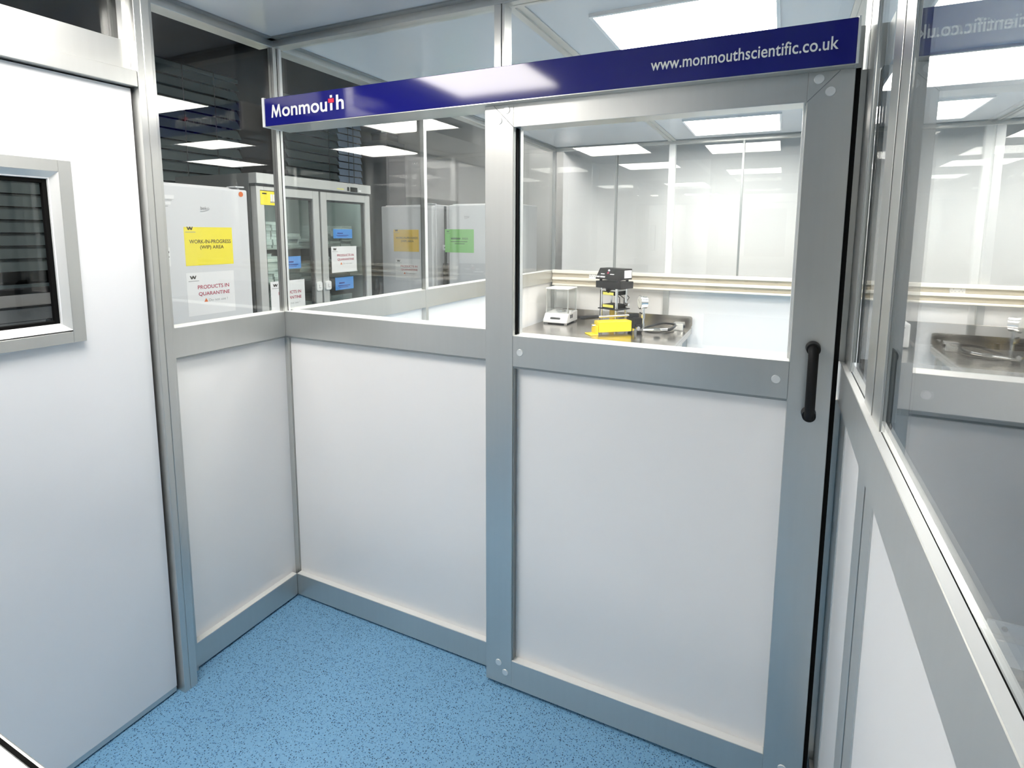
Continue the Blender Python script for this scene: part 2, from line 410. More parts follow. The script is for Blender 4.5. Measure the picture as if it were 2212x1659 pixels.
# mitre joints
mj = MB()
for (xa, xb) in ((I0, I0-.068), (I1, I1+.068)):
    mj.tube([(xa, D0-.0001, 1.909), (xb, D0-.0001, 1.977)], .0009, 4)
mj.box((I0-.0005, D0-.0003, ZM0), (I0+.0005, D0, ZM1-.003)).box((I1-.0005, D0-.0003, ZM0), (I1+.0005, D0, ZM1-.003))
mj.build('mitre_joint', 'alu_dark', sd)
for (x, z) in ((1.046, 1.961), (1.019, 1.931), (1.895, 1.961), (1.921, 1.930), (1.095, 1.205), (1.842, 1.208), (1.019, .090), (1.045, .060), (1.895, .060), (1.921, .090)):
    MB().cyl((x, D0, z), (x, D0-.0025, z), .0115, .0105, 24).build('screw_cap', 'alu_light', sd, smooth=True)
h = MB()
for z, s in ((1.300, 1), (1.128, -1)):
    h.cyl((1.923, D0, z), (1.923, D0-.030, z), .0175, .0160, 24)
h.tube([(1.923, D0-.012, 1.302), (1.923, D0-.026, 1.301), (1.923, D0-.036, 1.294), (1.923, D0-.041, 1.280), (1.923, D0-.041, 1.148), (1.923, D0-.036, 1.134), (1.923, D0-.026, 1.127), (1.923, D0-.012, 1.126)],
       [.0125, .0125, .0122, .0118, .0118, .0122, .0125, .0125], 18)
h.build('handle', 'black', sd, smooth=True)

# ------------------------------------------------------------------ hinged door in the left wall
hd = struct('door_2', 'white hinged door with a square vision panel at the left', 'door')
yl = -.557
MB().box((-.012, -1.58, .026), (.030, yl, 2.012), .0015).build('leaf', 'door_white', hd)
MB().box((-.010, -1.58, .006), (.028, yl, .026), .001).build('drop_seal', 'alu', hd)
MB().box((-.012, yl, .006), (.016, -.549, 2.0155)).box((-.012, -1.58, 2.012), (.018, yl, 2.0158)).build('seal', 'rubber', hd)
vy0, vy1, vz0, vz1 = -1.24, -.739, 1.272, 1.776
b = MB(); fw = .054
def vframe(mb, y0, y1, z0, z1, fw, x0, x1):
    mb.box((x0, y0, z0), (x1, y0+fw, z1), .001); mb.box((x0, y1-fw, z0), (x1, y1, z1), .001)
    mb.box((x0, y0+fw, z1-fw), (x1, y1-fw, z1), .001); mb.box((x0, y0+fw, z0), (x1, y1-fw, z0+fw), .001)
vframe(b, vy0, vy1, vz0, vz1, .032, .0295, .046)
vf = b.build('vision_frame', 'alu', hd)
def bevel_ring(y0, y1, z0, z1, w, xo, xi, xb):
    t = bmesh.new(); R = []
    for (d, x) in ((0, xo), (w, xi), (w, xb), (0, xb)):
        R.append([t.verts.new(p) for p in ((x, y0+d, z0+d), (x, y1-d, z0+d), (x, y1-d, z1-d), (x, y0+d, z1-d))])
    for i in range(4):
        for k in range(4): t.faces.new((R[i][k], R[i][(k+1) % 4], R[(i+1) % 4][(k+1) % 4], R[(i+1) % 4][k]))
    bmesh.ops.recalc_face_normals(t, faces=t.faces); m_ = MB(); m_._merge(t); return m_
bevel_ring(vy0+.032, vy1-.032, vz0+.036, vz1-.032, .020, .0458, .026, .020).build('vision_frame_bevel', 'alu_light', hd)
b = MB(); vframe(b, vy0+.050, vy1-.050, vz0+.052, vz1-.050, .013, .012, .0255); b.build('glazing_gasket', 'rubber', hd)
# the pane stands proud of nothing: a dark reveal box cut through the leaf is built as the leaf's own pieces
bpy.data.objects.remove([c for c in hd.children if c.name.startswith('leaf')][0])
lf = MB()
a0, a1, c0, c1 = vy0+.051, vy1-.051, vz0+.053, vz1-.051
lf.box((-.012, -1.58, .026), (.030, a0, 2.012)); lf.box((-.012, a1, .026), (.030, yl, 2.012))
lf.box((-.012, a0, .026), (.030, a1, c0)); lf.box((-.012, a0, c1), (.030, a1, 2.012))
bmesh.ops.remove_doubles(lf.bm, verts=lf.bm.verts, dist=1e-5)
lf.build('leaf', 'door_white', hd)
MB().box((.010, a0, c0), (.014, a1, c1)).build('vision_pane', 'glass', hd)

# ------------------------------------------------------------------ right wall of the lobby (x = W)
wr = struct('wall_right', 'aluminium framed right wall of the lobby running towards the viewer')
MB().box((W, YN, .008), (W+.05, .07, ZB), .0012).build('bottom_rail', 'alu', wr)
MB().box((W, YN, ZM0), (W+.0145, .07, ZM1), .001).box((W+.0145, YN, ZM0), (W+.05, .07, ZM1-.05)).build('middle_rail', 'alu', wr)
MB().box((W, YN, ZT), (W+.05, .07, ZC), .001).build('top_rail', 'alu', wr)
MB().box((W+.01, YN, 0), (W+.04, .05, .008)).build('floor_shadow_strip', 'rubber', wr)  # shadow under the right-hand rail, put in as a black strip
MB().box((W+.014, YN, .09), (W+.026, 0, ZM0+.01)).build('panel', 'white_panel', wr)
MB().box((1.9835, .0, .0), (W+.011, .075, ZM0), .0005).box((1.9835, .0, ZM1), (W+.011, .075, 1.985), .0005).build('door_jamb', 'alu', wr)
for (y0, y1) in ((.012, .140), (-.117, .0), (-.473, -.385), (-.566, -.486)):
    g = MB().box((W+.011, y0, ZB), (W+.0145, y1, ZM0), .0005); g.box((W+.011, y0, ZM1), (W+.0145, y1, ZT), .0005)
    g.build('post', 'alu', wr)
g = MB()
for (y0, y1) in ((.0, .012), (-.486, -.473)):
    g.box((W+.0135, y0, ZB), (W+.0148, y1, ZM0)); g.box((W+.0135, y0, ZM1), (W+.0148, y1, ZT))
g.build('shadow_gap', 'rubber', wr)
MB().box((W+.0148, .0, ZM1), (W+.045, .12, ZT)).box((W+.02, -.50, ZM1), (W+.045, -.47, ZT)).build('outer_post', 'alu', wr)
MB().box((W+.0140, -.385, ZM1), (W+.0152, -.117, ZM1+.0008)).box((W+.0140, YN, ZM1), (W+.0152, -.566, ZM1+.0008)).build('glazing_gasket', 'rubber', wr)
pane_x(9, W+.0168, -.47, -.0, ZM1, ZT, 'narrow clear pane in the right wall next to the corner posts', th=.003)
pane_x(10, W+.0168, YN, -.4705, ZM1, ZT, 'large clear pane in the right wall nearest the viewer, mirroring the sign', th=.003)

MB().box((W+.001, YN, ZM1), (W+.0138, -.0, ZM1+.0006)).build('bead_or_lit_ledge', 'lit_ledge', wr)  # thin pale strips here and below paint the light on the rail ledges
MB().box((W+.001, YN, ZB), (W+.013, -.0, ZB+.0006)).build('bead_or_lit_ledge', 'lit_ledge', wr)
MB().box((-.069, -.455, ZM1), (-.001, -.0, ZM1+.0006)).box((-.069, .05, ZM1), (-.001, YF, ZM1+.0006)).build('bead_or_lit_ledge', 'lit_ledge', wl)
MB().box((-.026, -.455, ZB), (-.001, -.001, ZB+.0006)).build('bead_or_lit_ledge', 'lit_ledge', wl)
MB().box((.001, .001, ZM1), (.944, .069, ZM1+.0006)).build('bead_or_lit_ledge', 'lit_ledge', wb)
MB().box((.001, .001, ZB), (.944, .0235, ZB+.0006)).build('bead_or_lit_ledge', 'lit_ledge', wb)
MB().box((I0+.001, -.049, ZM1-.003), (I1-.001, .0095, ZM1-.0024)).box((I0+.001, -.049, .112), (I1-.001, -.0245, .1126)).build('bead_or_lit_ledge', 'lit_ledge', sd)

# front wall of the lobby: only the sill of its open viewing window is in the picture
wf = struct('wall_front', 'aluminium sill of the front wall in the lower left corner')
s_ = MB().box((0.0, YN-.03, ZM0), (W, YN, ZM1-.004), .001); s_.box((0, YN-.022, ZM1-.004), (W, YN-.006, ZM1), .001)
s_.build('middle_rail', 'alu', wf)
MB().box((0, YN-.006, ZM1-.004), (W, YN-.003, ZM1-.002)).build('shadow_gap', 'rubber', wf)
MB().box((0, YN-.03, 0), (.05, YN, ZM0), .001).build('post', 'alu', wf)
MB().box((W-.05, YN-.03, 0), (W, YN-.002, ZM0), .001).build('post', 'alu', wf)

# ------------------------------------------------------------------ far wall of the clean room
wfar = struct('wall_far', 'glazed far wall of the clean room behind the steel bench')
MB().box((0, YF, ZM0-.03), (XE, YF+.05, ZM1), .001).build('middle_rail', 'alu', wfar)
MB().box((0, YF, ZT), (XE, YF+.05, ZC)).build('top_rail', 'alu', wfar)
MB().box((0, YF, 0), (XE, YF+.05, ZB)).build('bottom_rail', 'alu', wfar)
MB().box((0, YF+.018, .09), (XE, YF+.03, ZM0)).build('panel', 'white_panel', wfar)
MB().box((-.027, YF, 0), (-.0, YF+.03, ZC)).build('corner_post', 'alu_dark', wfar)
xs = [1.0, 2.03, 3.06, 4.09]
for x in xs:
    MB().box((x-.024, YF-.004, ZM1), (x+.024, YF+.05, ZT), .001).build('post', 'alu_light', wfar)
    MB().box((x-.030, YF+.0, ZB), (x+.016, YF+.05, ZM0-.03), .001).build('post', 'alu', wfar)
for x in (.545, 1.53, 2.55, 3.57):
    MB().box((x-.007, YF+.006, ZM1), (x+.007, YF+.045, ZT)).build('slim_mullion', 'alu_dark', wfar)
xx = [0.0, .535, .555, .976, 1.024, 1.52, 1.54, 2.006, 2.054, 2.54, 2.56, 3.036, 3.084, 3.56, 3.58, 4.066, 4.114, XE]
desc = ['left of the thin mullion', 'between the thin mullion and the white post', 'right of the white post', 'behind the handle side of the sliding door',
        'seen past the right wall', 'of the third bay from the corner', 'of the fourth bay', 'right of the fourth bay', 'at the far right end']
for i in range(0, len(xx), 2):
    pane_y(11+i//2, YF+.03, xx[i], xx[i+1], ZM1, ZT, 'clear pane of the far wall ' + desc[i//2])
# building wall standing behind the far wall
sbuild(MB().box((-.06, 3.32, 0), (XE+.2, 3.42, 3.3)), 'wall_building', 'wall_white', 'white plaster building wall behind the far glazing', 'wall')
sbuild(MB().box((XE, -4.2, 0), (XE+.06, 3.32, ZC+.03)), 'wall_end', 'white_panel', 'white panel wall closing the clean room at the right', 'wall')
sbuild(MB().box((-.07, -4.26, 0), (1.15, -4.2, ZC+.03)), 'wall_rear', 'white_panel', 'white panel wall behind the viewer on the left', 'wall')
sbuild(MB().box((1.15, -4.26, 0), (XE, -4.2, ZC+.03)), 'wall_rear_shade', 'rear_shade', 'unseen dark grey wall added behind the viewer to darken metal reflections', 'wall')  # added out of view to darken the right-hand frame reflections

# trunking with sockets
tk = thing('cable_trunking', 'ivory three-compartment cable trunking running along the far wall', 'trunking', (2.0, YF, 1.19))
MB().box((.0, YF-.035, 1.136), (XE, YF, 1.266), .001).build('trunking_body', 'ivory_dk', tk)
for z0, z1 in ((1.240, 1.268), (1.182, 1.205), (1.132, 1.147)):
    MB().box((.006, YF-.060, z0), (XE, YF-.034, z1), .003).build('trunking_ridge', 'ivory', tk)
for k, x in enumerate((.345, 2.865, 3.95)):
    so = MB().box((x, YF-.052, 1.196), (x+.085, YF-.034, 1.248), .002).build('socket_plate', 'plastic_white', tk)
    q = MB()
    for dx in (.020, .060):
        for (ax, az, w_, h_) in ((0, .012, .003, .007), (-.009, -.003, .006, .003), (.009, -.003, .006, .003)):
            q.box((x+dx+ax-w_/2, YF-.0530, 1.222+az-h_/2), (x+dx+ax+w_/2, YF-.0515, 1.222+az+h_/2))
    q.build('socket_pins', 'dark_grey', so)
for i in range(22):
    for z in (1.224, 1.166):
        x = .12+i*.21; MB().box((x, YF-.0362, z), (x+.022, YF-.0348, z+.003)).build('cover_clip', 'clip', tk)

# ------------------------------------------------------------------ ceiling lights
def light(x0, y0, z, label, sx=.565, sy=.565):
    t = thing('ceiling_light', label, 'light', (x0+sx/2, y0+sy/2, z-.012), group='square led panels in the clean room ceiling')
    f = MB(); a = .012; cx, cy = sx/2, sy/2
    f.box((-cx-a, -cy-a, 0), (cx+a, -cy, .0119)); f.box((-cx-a, cy, 0), (cx+a, cy+a, .0119))
    f.box((-cx-a, -cy, 0), (-cx, cy, .0119)); f.box((cx, -cy, 0), (cx+a, cy, .0119))
    f.build('light_frame', 'plastic_white', t, local=True)
    MB().box((-cx, -cy, .004), (cx, cy, .0119)).build('diffuser', 'light', t, local=True)
    return t
L0 = light(1.21, .275, ZC, 'led panel in the ceiling directly above the navy sign')
for (x0, y0, lb) in ((1.21, 2.19, 'led panel in the ceiling seen through the glass of the sliding door'),
                     (2.24, 1.23, 'led panel in the ceiling seen through the right wall'),
                     (.21, 1.23, 'led panel hidden above the left end of the clean room, mirrored in its left wall'),
                     (3.29, 2.24, 'led panel near the far wall at the right end of the clean room'),
                     (3.29, .275, 'led panel at the right end of the clean room, nearer than the middle'),
                     (.22, -1.22, 'led panel in the lobby ceiling above the hinged door'),
                     (.15, -3.5, 'unseen led panel added behind the viewer to light the frames')):  # last panel added out of view to brighten the metal frames
    copy_thing(L0, (x0+.2825, y0+.2825, ZC-.012), lb)

# ------------------------------------------------------------------ bench
bn = thing('steel_bench', 'stainless steel bench with an upstand along the far wall', 'bench', (.61, 2.55, 0))
BZ = .838
MB().box((.008, 2.12, BZ-.018), (1.213, 2.952, BZ), .0015).build('bench_top', 'steel', bn)
MB().prism(rrect(.01, BZ, 1.213, BZ+.088, .018), .010, plane_mat((0, 2.962, 0), (1, 0, 0))).box((.012, 2.940, BZ), (1.205, 2.952, BZ+.004)).build('upstand', 'steel', bn)
MB().box((.008, 2.12, BZ-.05), (1.213, 2.13, BZ-.018)).box((1.200, 2.13, BZ-.05), (1.213, 2.95, BZ-.018)).build('apron', 'steel', bn)
for (x, y) in ((.04, 2.16), (1.17, 2.16), (.04, 2.90), (1.17, 2.90)):
    MB().box((x-.018, y-.018, .02), (x+.018, y+.018, BZ-.018), .002).cyl((x, y, 0), (x, y, .02), .02).build('leg', 'steel', bn)
MB().box((.04, 2.16, .25), (1.17, 2.90, .262)).build('lower_shelf', 'steel', bn)

b2 = thing('steel_bench', 'second stainless steel bench along the far wall, seen through the right wall', 'bench', (3.42, 2.60, 0))
MB().box((2.45, 2.25, BZ-.018), (4.40, 2.952, BZ), .0015).build('bench_top', 'steel', b2)
MB().box((2.45, 2.945, BZ), (4.40, 2.962, BZ+.16), .002).build('upstand', 'steel', b2)
MB().box((2.45, 2.25, BZ-.05), (4.40, 2.262, BZ-.018)).build('apron', 'steel', b2)
for (x, y) in ((2.48, 2.29), (4.36, 2.29), (2.48, 2.90), (4.36, 2.90)):
    MB().box((x-.018, y-.018, 0), (x+.018, y+.018, BZ-.018), .002).build('leg', 'steel', b2)
MB().box((2.48, 2.29, .25), (4.36, 2.90, .262)).build('lower_shelf', 'steel', b2)
ty = thing('steel_tray', 'long shallow steel tray lying on the second steel bench', 'tray', (3.05, 2.76, BZ))
MB().box((-.40, -.09, 0), (.40, .09, .006)).box((-.40, -.09, .006), (-.394, .09, .05)).box((.394, -.09, .006), (.40, .09, .05)).box((-.394, -.09, .006), (.394, -.084, .05)).box((-.394, .084, .006), (.394, .09, .05)).build('tray_body', 'steel', ty, local=True)
for x in (-.25, .05): MB().cyl((x, .0, .006), (x, .0, .075), .014, n=14).build('tray_post', 'black' if x > 0 else 'chrome', ty, local=True, smooth=True)
wi = thing('white_instrument', 'small white instrument with a loose cable at the left end of the second bench', 'instrument', (2.575, 2.80, BZ))
MB().box((-.06, -.07, .006), (.06, .07, .17), .012, seg=3).build('instrument_case', 'plastic_white', wi, local=True)
for x in (-.045, .045):
    for y in (-.05, .05): MB().cyl((x, y, 0), (x, y, .008), .008, n=10).build('foot', 'black', wi, local=True)
MB().tube(cr_([(.03, -.07, .14), (-.01, -.10, .15), (-.05, -.11, .10), (-.03, -.10, .03), (.02, -.09, .006)]), .0025, 8).build('instrument_cable', 'hose', wi, local=True, smooth=True)

# ------------------------------------------------------------------ analytical balance
ba = thing('laboratory_balance', 'white laboratory balance with a clear draught shield on the steel bench', 'balance', (.165, 2.72, BZ))
prof = [(-.13, .012), (-.13, .030), (-.105, .062), (-.085, .085), (.13, .095), (.13, .012)]   # y, z side profile
def side(mb, prof, x0, x1, bev=.003):
    mm = Matrix(((0, 0, 1, x0), (1, 0, 0, 0), (0, 1, 0, 0), (0, 0, 0, 1)))
    return mb.prism(prof, x1-x0, mm, bev)
side(MB(), prof, -.105, .105).build('body', 'plastic_white', ba, local=True)
MB().box((-.10, -.125, .006), (.10, .125, .013)).build('base_plate', 'dark_grey', ba, local=True)
for sx in (-1, 1):
    for sy in (-1, 1):
        MB().cyl((sx*.085, sy*.105, 0), (sx*.085, sy*.105, .008), .012).build('foot', 'plastic_white', ba, local=True)
mm = Matrix.Translation((0, -.1195, .047)) @ Matrix.Rotation(math.radians(52), 4, 'X')
MB().prism(rrect(-.045, -.008, .045, .010, .008), .002, mm).build('display', 'screen', ba, local=True)
for k in range(4): MB().cyl(Vector((-.07+k*.046, -.124, .0285)), Vector((-.07+k*.046, -.1265, .0275)), .004, n=10).build('key', 'grey_dial', ba, local=True)
MB().cyl((0, .02, .094), (0, .02, .102), .045, n=28).build('weighing_pan', 'chrome', ba, local=True, smooth=True)
sh = MB()
for (a, b2) in (((-.092, -.075, .09), (-.0905, .118, .285)), ((.0905, -.075, .09), (.092, .118, .285)), ((-.092, -.0765, .09), (.092, -.075, .285)), ((-.092, .118, .09), (.092, .1195, .285))):
    sh.box(a, b2)
sh.build('draught_shield', 'glass', ba, local=True)
for sx in (-.094, .094):
    for sy in (-.078, .12):
        MB().box((sx-.004, sy-.004, .09), (sx+.004, sy+.004, .285)).build('shield_post', 'alu', ba, local=True)
MB().box((-.102, -.088, .285), (.102, .128, .298), .004).build('shield_lid', 'plastic_white', ba, local=True)
for sx in (-1, 1): MB().box((sx*.105-.006, -.06, .085), (sx*.105+.006, -.03, .112), .002).build('shield_knob', 'plastic_white', ba, local=True)
pq = MB()
for k in range(2): pq.box((.1045, -.05+k*.035, .045), (.1065, -.025+k*.035, .075))
pq.build('side_ports', 'dark_grey', ba, local=True)

# ------------------------------------------------------------------ heated press
pr = thing('heated_press', 'black heated laboratory press with control box, steel columns and yellow ram', 'press', (.635, 2.69, BZ), rz=math.radians(-22))
MB().box((-.085, -.075, 0), (.085, .075, .022), .003).build('base', 'dark_grey', pr, local=True)
MB().cyl((0, 0, .02), (0, 0, .150), .034, n=24).cyl((0, 0, .02), (0, 0, .05), .045, n=24).build('ram', 'ram', pr, local=True, smooth=True)
for (x, y, r) in ((-.075, -.062, .0085), (.072, -.062, .0115), (-.075, .062, .0085), (.072, .062, .0105)):
    MB().cyl((x, y, .02), (x, y, .320), r, n=16).build('column', 'chrome', pr, local=True, smooth=True)
MB().cyl((-.089, -.062, .02), (-.089, -.062, .30), .0035, n=10).build('guide_rod', 'black', pr, local=True)
MB().box((-.100, -.080, .148), (.100, .080, .156), .001).build('support_plate', 'black', pr, local=True)
lp = MB().box((-.062, -.066, .156), (.062, .066, .188), .002).build('lower_platen', 'black', pr, local=True)
MB().box((-.060, -.0675, .164), (.045, -.0655, .186)).build('warning_label', 'label_yellow', lp, local=True)
up_ = MB().box((-.062, -.066, .262), (.062, .066, .296), .002).build('upper_platen', 'black', pr, local=True)
MB().box((-.060, -.0675, .264), (.045, -.0655, .286)).build('warning_label', 'label_yellow', up_, local=True)
MB().box((-.070, -.072, .296), (.070, .072, .308), .001).build('heat_plate', 'alu', pr, local=True)
MB().box((-.125, -.082, .318), (.125, .082, .372), .002).cyl((-.02, -.05, .30), (.03, -.05, .33), .03).build('top_beam', 'black', pr, local=True)
cb = MB(); side(cb, [(-.095, .388), (-.095, .396), (-.040, .474), (.070, .474), (.070, .388)], -.118, .118, .002)
for x in (-.09, .09):
    for y in (-.06, .045): cb.cyl((x, y, .37), (x, y, .392), .012, n=12)
cbo = cb.build('control_box', 'black', pr, local=True)
nrm = Vector((0, -.078, .055)).normalized(); upv = Vector((0, .055, .078)).normalized()
CP = plane_mat(Vector((0, -.0675, .435))+nrm*.0005, (1, 0, 0), upv)
for x in (-.062, .035):
    MB().prism(rrect(x-.027, .004, x+.027, .036, .004), .0015, CP).build('controller_display', 'screen', cbo, local=True)
MB().cyl(CP @ Vector((-.012, .026, 0)), CP @ Vector((-.012, .026, .008)), .008, n=16).build('indicator_lamp', 'white_ink', cbo, local=True, smooth=True)
MB().box((-.02, -.004, 0), (-.008, .012, .004), mat=CP).build('rocker_switch', 'crimson_ink', cbo, local=True)
for (x0, x1, y0, y1) in ((-.082, -.045, -.010, -.003), (.010, .050, -.010, -.003), (-.112, -.082, -.040, -.028), (-.076, -.028, -.040, -.028)):
    MB().box((x0, y0, 0), (x1, y1, .0008), mat=CP).build('control_label', 'white_ink', cbo, local=True)
MB().box((.1178, -.030, .402), (.1190, .062, .462)).build('rating_plate', 'paper', cbo, local=True)
for (a, b2, c) in (((.02, .04, .262), (.045, .075, .23), (.06, .05, .19)), ((.05, .05, .30), (.085, .085, .24), (.065, .06, .185)), ((-.01, .03, .262), (.01, .06, .235), (.02, .05, .19))):
    MB().tube([a, ((Vector(a)+Vector(b2))/2), b2, ((Vector(c)+Vector(b2))/2), c], .0035, 8).build('heater_cable', 'hose', pr, local=True, smooth=True)
MB().cyl((.1, .02, .19), (.13, .02, .19), .012, n=14).build('cable_gland', 'chrome', pr, local=True, smooth=True)

# ------------------------------------------------------------------ hydraulic hand pump (yellow)
A = math.radians(41)
hp = thing('hydraulic_hand_pump', 'yellow hydraulic hand pump with a long black lever lying on the steel bench', 'pump', (.72, 2.405, BZ), rz=A)
MB().box((-.145, -.045, .018), (.125, .045, .100), .006, seg=2).build('reservoir', 'yellow', hp, local=True)
MB().box((-.163, -.048, .0), (-.150, .048, .070), .002).box((-.215, -.055, 0), (-.150, .055, .008), .003).build('end_bracket', 'yellow', hp, local=True)
MB().cyl((-.150, 0, .065), (-.178, 0, .065), .010, n=12).build('filler_cap', 'chrome', hp, local=True, smooth=True)
MB().box((.135, -.050, .0), (.215, .050, .118), .008).box((.150, -.062, .02), (.190, .062, .07), .004).build('pump_head', 'black', hp, local=True)
MB().box((.120, -.016, .110), (.200, .016, .148), .004).build('lever_clevis', 'black', hp, local=True)
MB().tube([(.185, .0, .134), (.05, .0, .133), (-.08, .0, .131), (-.17, 0, .130)], [.011, .0085, .0085, .010], 12).build('lever', 'steel', hp, local=True, smooth=True)
MB().tube([(-.13, 0, .131), (-.25, 0, .128), (-.275, 0, .128)], [.013, .015, .011], 12).build('lever_grip', 'black', hp, local=True, smooth=True)
MB().cyl((.16, -.066, .045), (.16, -.085, .045), .016, n=6).build('outlet_nut', 'chrome', hp, local=True)

# pressure gauge standing on the fitting line
pg = thing('pressure_gauge', 'steel dial pressure gauge on a stem beside the yellow pump', 'gauge', (.908, 2.49, BZ))
ax = Vector((-.84, -.54, .0)).normalized(); gc = Vector((.008, .0, .240))
MB().cyl(gc-ax*.022, gc+ax*.022, .047, n=32).cyl(gc+ax*.020, gc+ax*.028, .053, n=32).build('gauge_case', 'chrome', pg, local=True, smooth=True)
dl = MB().cyl(gc+ax*.0305, gc+ax*.0287, .045, n=32).build('dial_face', 'grey_dial', pg, local=True)
nd = MB(); sv = ax.cross(Vector((0, 0, 1)))
nd.tube([gc+ax*.030-sv*.008-Vector((0, 0, .006)), gc+ax*.030+sv*.020+Vector((0, 0, .020))], .0016, 6); nd.build('needle', 'black', dl, local=True)
MB().cyl((.012, 0, .195), (.012, 0, .03), .0095, n=14).cyl((.012, 0, .150), (.012, 0, .118), .0155, n=6).cyl((.012, 0, .08), (.012, 0, .05), .014, n=6).build('stem', 'chrome', pg, local=True, smooth=True)
MB().cyl((.004, .004, .150), (-.018, .004, .160), .005, n=8).build('bleed_valve', 'black', pg, local=True)
MB().cyl((-.045, -.02, .028), (.012, 0, .03), .014, n=6).cyl((.012, 0, .03), (.09, .02, .034), .0105, n=14).cyl((.09, .02, .034), (.135, .03, .036), .0145, n=6).cyl((.135, .03, .036), (.185, .05, .040), .009, n=12).cyl((-.045, -.02, .0), (-.045, -.02, .04), .020, n=6).build('fitting_line', 'chrome', pg, local=True, smooth=True)
ho = thing('hydraulic_hose', 'black hydraulic hose looping from the gauge fitting to the steel block', 'hose', (1.05, 2.66, BZ))
MB().tube(cr([(1.093, 2.54, .878), (1.13, 2.58, .888), (1.12, 2.68, .895), (1.02, 2.76, .885), (.93, 2.74, .862), (.90, 2.66, .852), (.98, 2.60, .849), (1.08, 2.66, .849), (1.10, 2.755, .856)]), .0085, 10).build('hose_line', 'hose', ho, smooth=True)
bk = thing('steel_manifold_block', 'small bright steel manifold block at the right end of the bench', 'block', (1.135, 2.79, BZ))
MB().box((-.034, -.045, 0), (.040, .045, .060), .003).build('block_body', 'chrome', bk, local=True)
MB().cyl((-.010, -.045, .028), (-.010, -.058, .028), .013, n=16).build('port_plug', 'chrome', bk, local=True, smooth=True)
MB().cyl((-.034, 0, .03), (-.045, 0, .03), .010, n=6).build('port_plug', 'chrome', bk, local=True)
MB().cyl((.040, 0, .03), (.050, 0, .03), .012, n=12).build('side_port', 'black', bk, local=True)

# ------------------------------------------------------------------ corridor outside the left wall
wo = struct('wall_outer', 'dark window wall of the corridor beyond the fridges')
XO = -2.62
MB().box((XO-.1, -4.4, 0), (XO, 4.0, 1.17)).build('wall_base', 'wall_ext', wo)
MB().box((XO-.1, -4.4, 1.17), (XO, -1.3, 3.3)).box((XO-.1, 1.90, 1.17), (XO, 2.36, 3.3)).box((XO-.1, 3.46, 1.17), (XO, 4.0, 3.3)).box((XO-.1, -1.3, 2.93), (XO, 3.46, 3.3)).build('wall_pier', 'wall_dark', wo)
sbuild(MB().box((-2.62, 3.86, 0), (-.06, 3.95, 3.3)), 'wall_corridor_end', 'wall_ext', 'light grey plaster wall at the end of the corridor', 'wall')
sbuild(MB().box((-3.2, -4.4, 0), (-.07, -4.3, 3.3)), 'wall_corridor_near', 'wall_ext', 'grey plaster wall at the near end of the corridor', 'wall')
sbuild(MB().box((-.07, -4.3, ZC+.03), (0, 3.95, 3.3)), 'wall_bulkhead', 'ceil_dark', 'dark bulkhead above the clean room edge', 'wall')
def outer_window(n, y0, y1, z0, z1, label):
    w = struct('window_%d' % n, label, 'window')
    MB().box((XO-.08, y0, z0), (XO-.07, y1, z1)).build('night_pane', 'night', w)
    f = MB(); vframe(f, y0, y1, z0, z1, .04, XO-.07, XO-.03); f.build('window_frame', 'dark_grey', w)
outer_window(20, -1.3, 1.90, 1.17, 2.93, 'wide night window behind the grey slatted blind in the corridor')
outer_window(21, 2.36, 3.46, 1.17, 2.93, 'second night window at the far end of the corridor')
def blind(y0, y1, z0, z1, label, mat='blind', pitch=.082, cords=(), tilt=60, dep=.088):
    t = thing('venetian_blind', label, 'blind', (XO+.05, (y0+y1)/2, z1))
    MB().box((XO+.01, y0, z1-.03), (XO+.06, y1, z1)).build('head_rail', mat, t)
    n = int((z1-z0-.05)/pitch)
    s = MB(); a = math.radians(tilt)
    for i in range(n):
        z = z1-.06-i*pitch
        R = Matrix.Translation((XO+.045, 0, z)) @ Matrix.Rotation(a, 4, 'Y')
        s.box((-dep/2, y0, -.0008), (dep/2, y1, .0008), mat=R)
    s.build('slats', mat, t)
    for y in cords: MB().box((XO+.085, y-.004, z0), (XO+.087, y+.004, z1)).build('ladder_tape', 'dark_grey', t)
    MB().box((XO+.02, y0, z0), (XO+.06, y1, z0+.02)).build('bottom_rail', mat, t)
blind(-1.28, 1.87, 1.22, 2.90, 'wide grey green venetian blind over the corridor window beyond the white fridge', cords=(-.6, .35, 1.35, 1.62))
blind(2.38, 3.07, 1.22, 2.90, 'grey green venetian blind at the far end, above the display fridge', cords=(2.9,))
blind(3.08, 3.44, 1.22, 2.90, 'narrow pale blue blind beside the dark cupboard', 'blind_blue', pitch=.075, cords=(3.19, 3.27), tilt=72, dep=.07)
tt = thing('wall_trunking', 'grey metal wall trunking under the corridor window', 'trunking', (XO+.04, 0, 1.05))
MB().box((XO, -4.2, .93), (XO+.06, 3.4, 1.10), .003).build('trunking_body', 'fridge_frame', tt)
MB().box((XO+.06, -4.2, 1.085), (XO+.064, 3.4, 1.10)).box((XO+.06, -4.2, 1.0), (XO+.0615, 3.4, 1.004)).build('trunking_ridge', 'dark_grey', tt)
MB().cyl((XO+.06, .33, .99), (XO+.066, .33, .99), .018, n=16).build('cover_screw', 'dark_grey', tt)
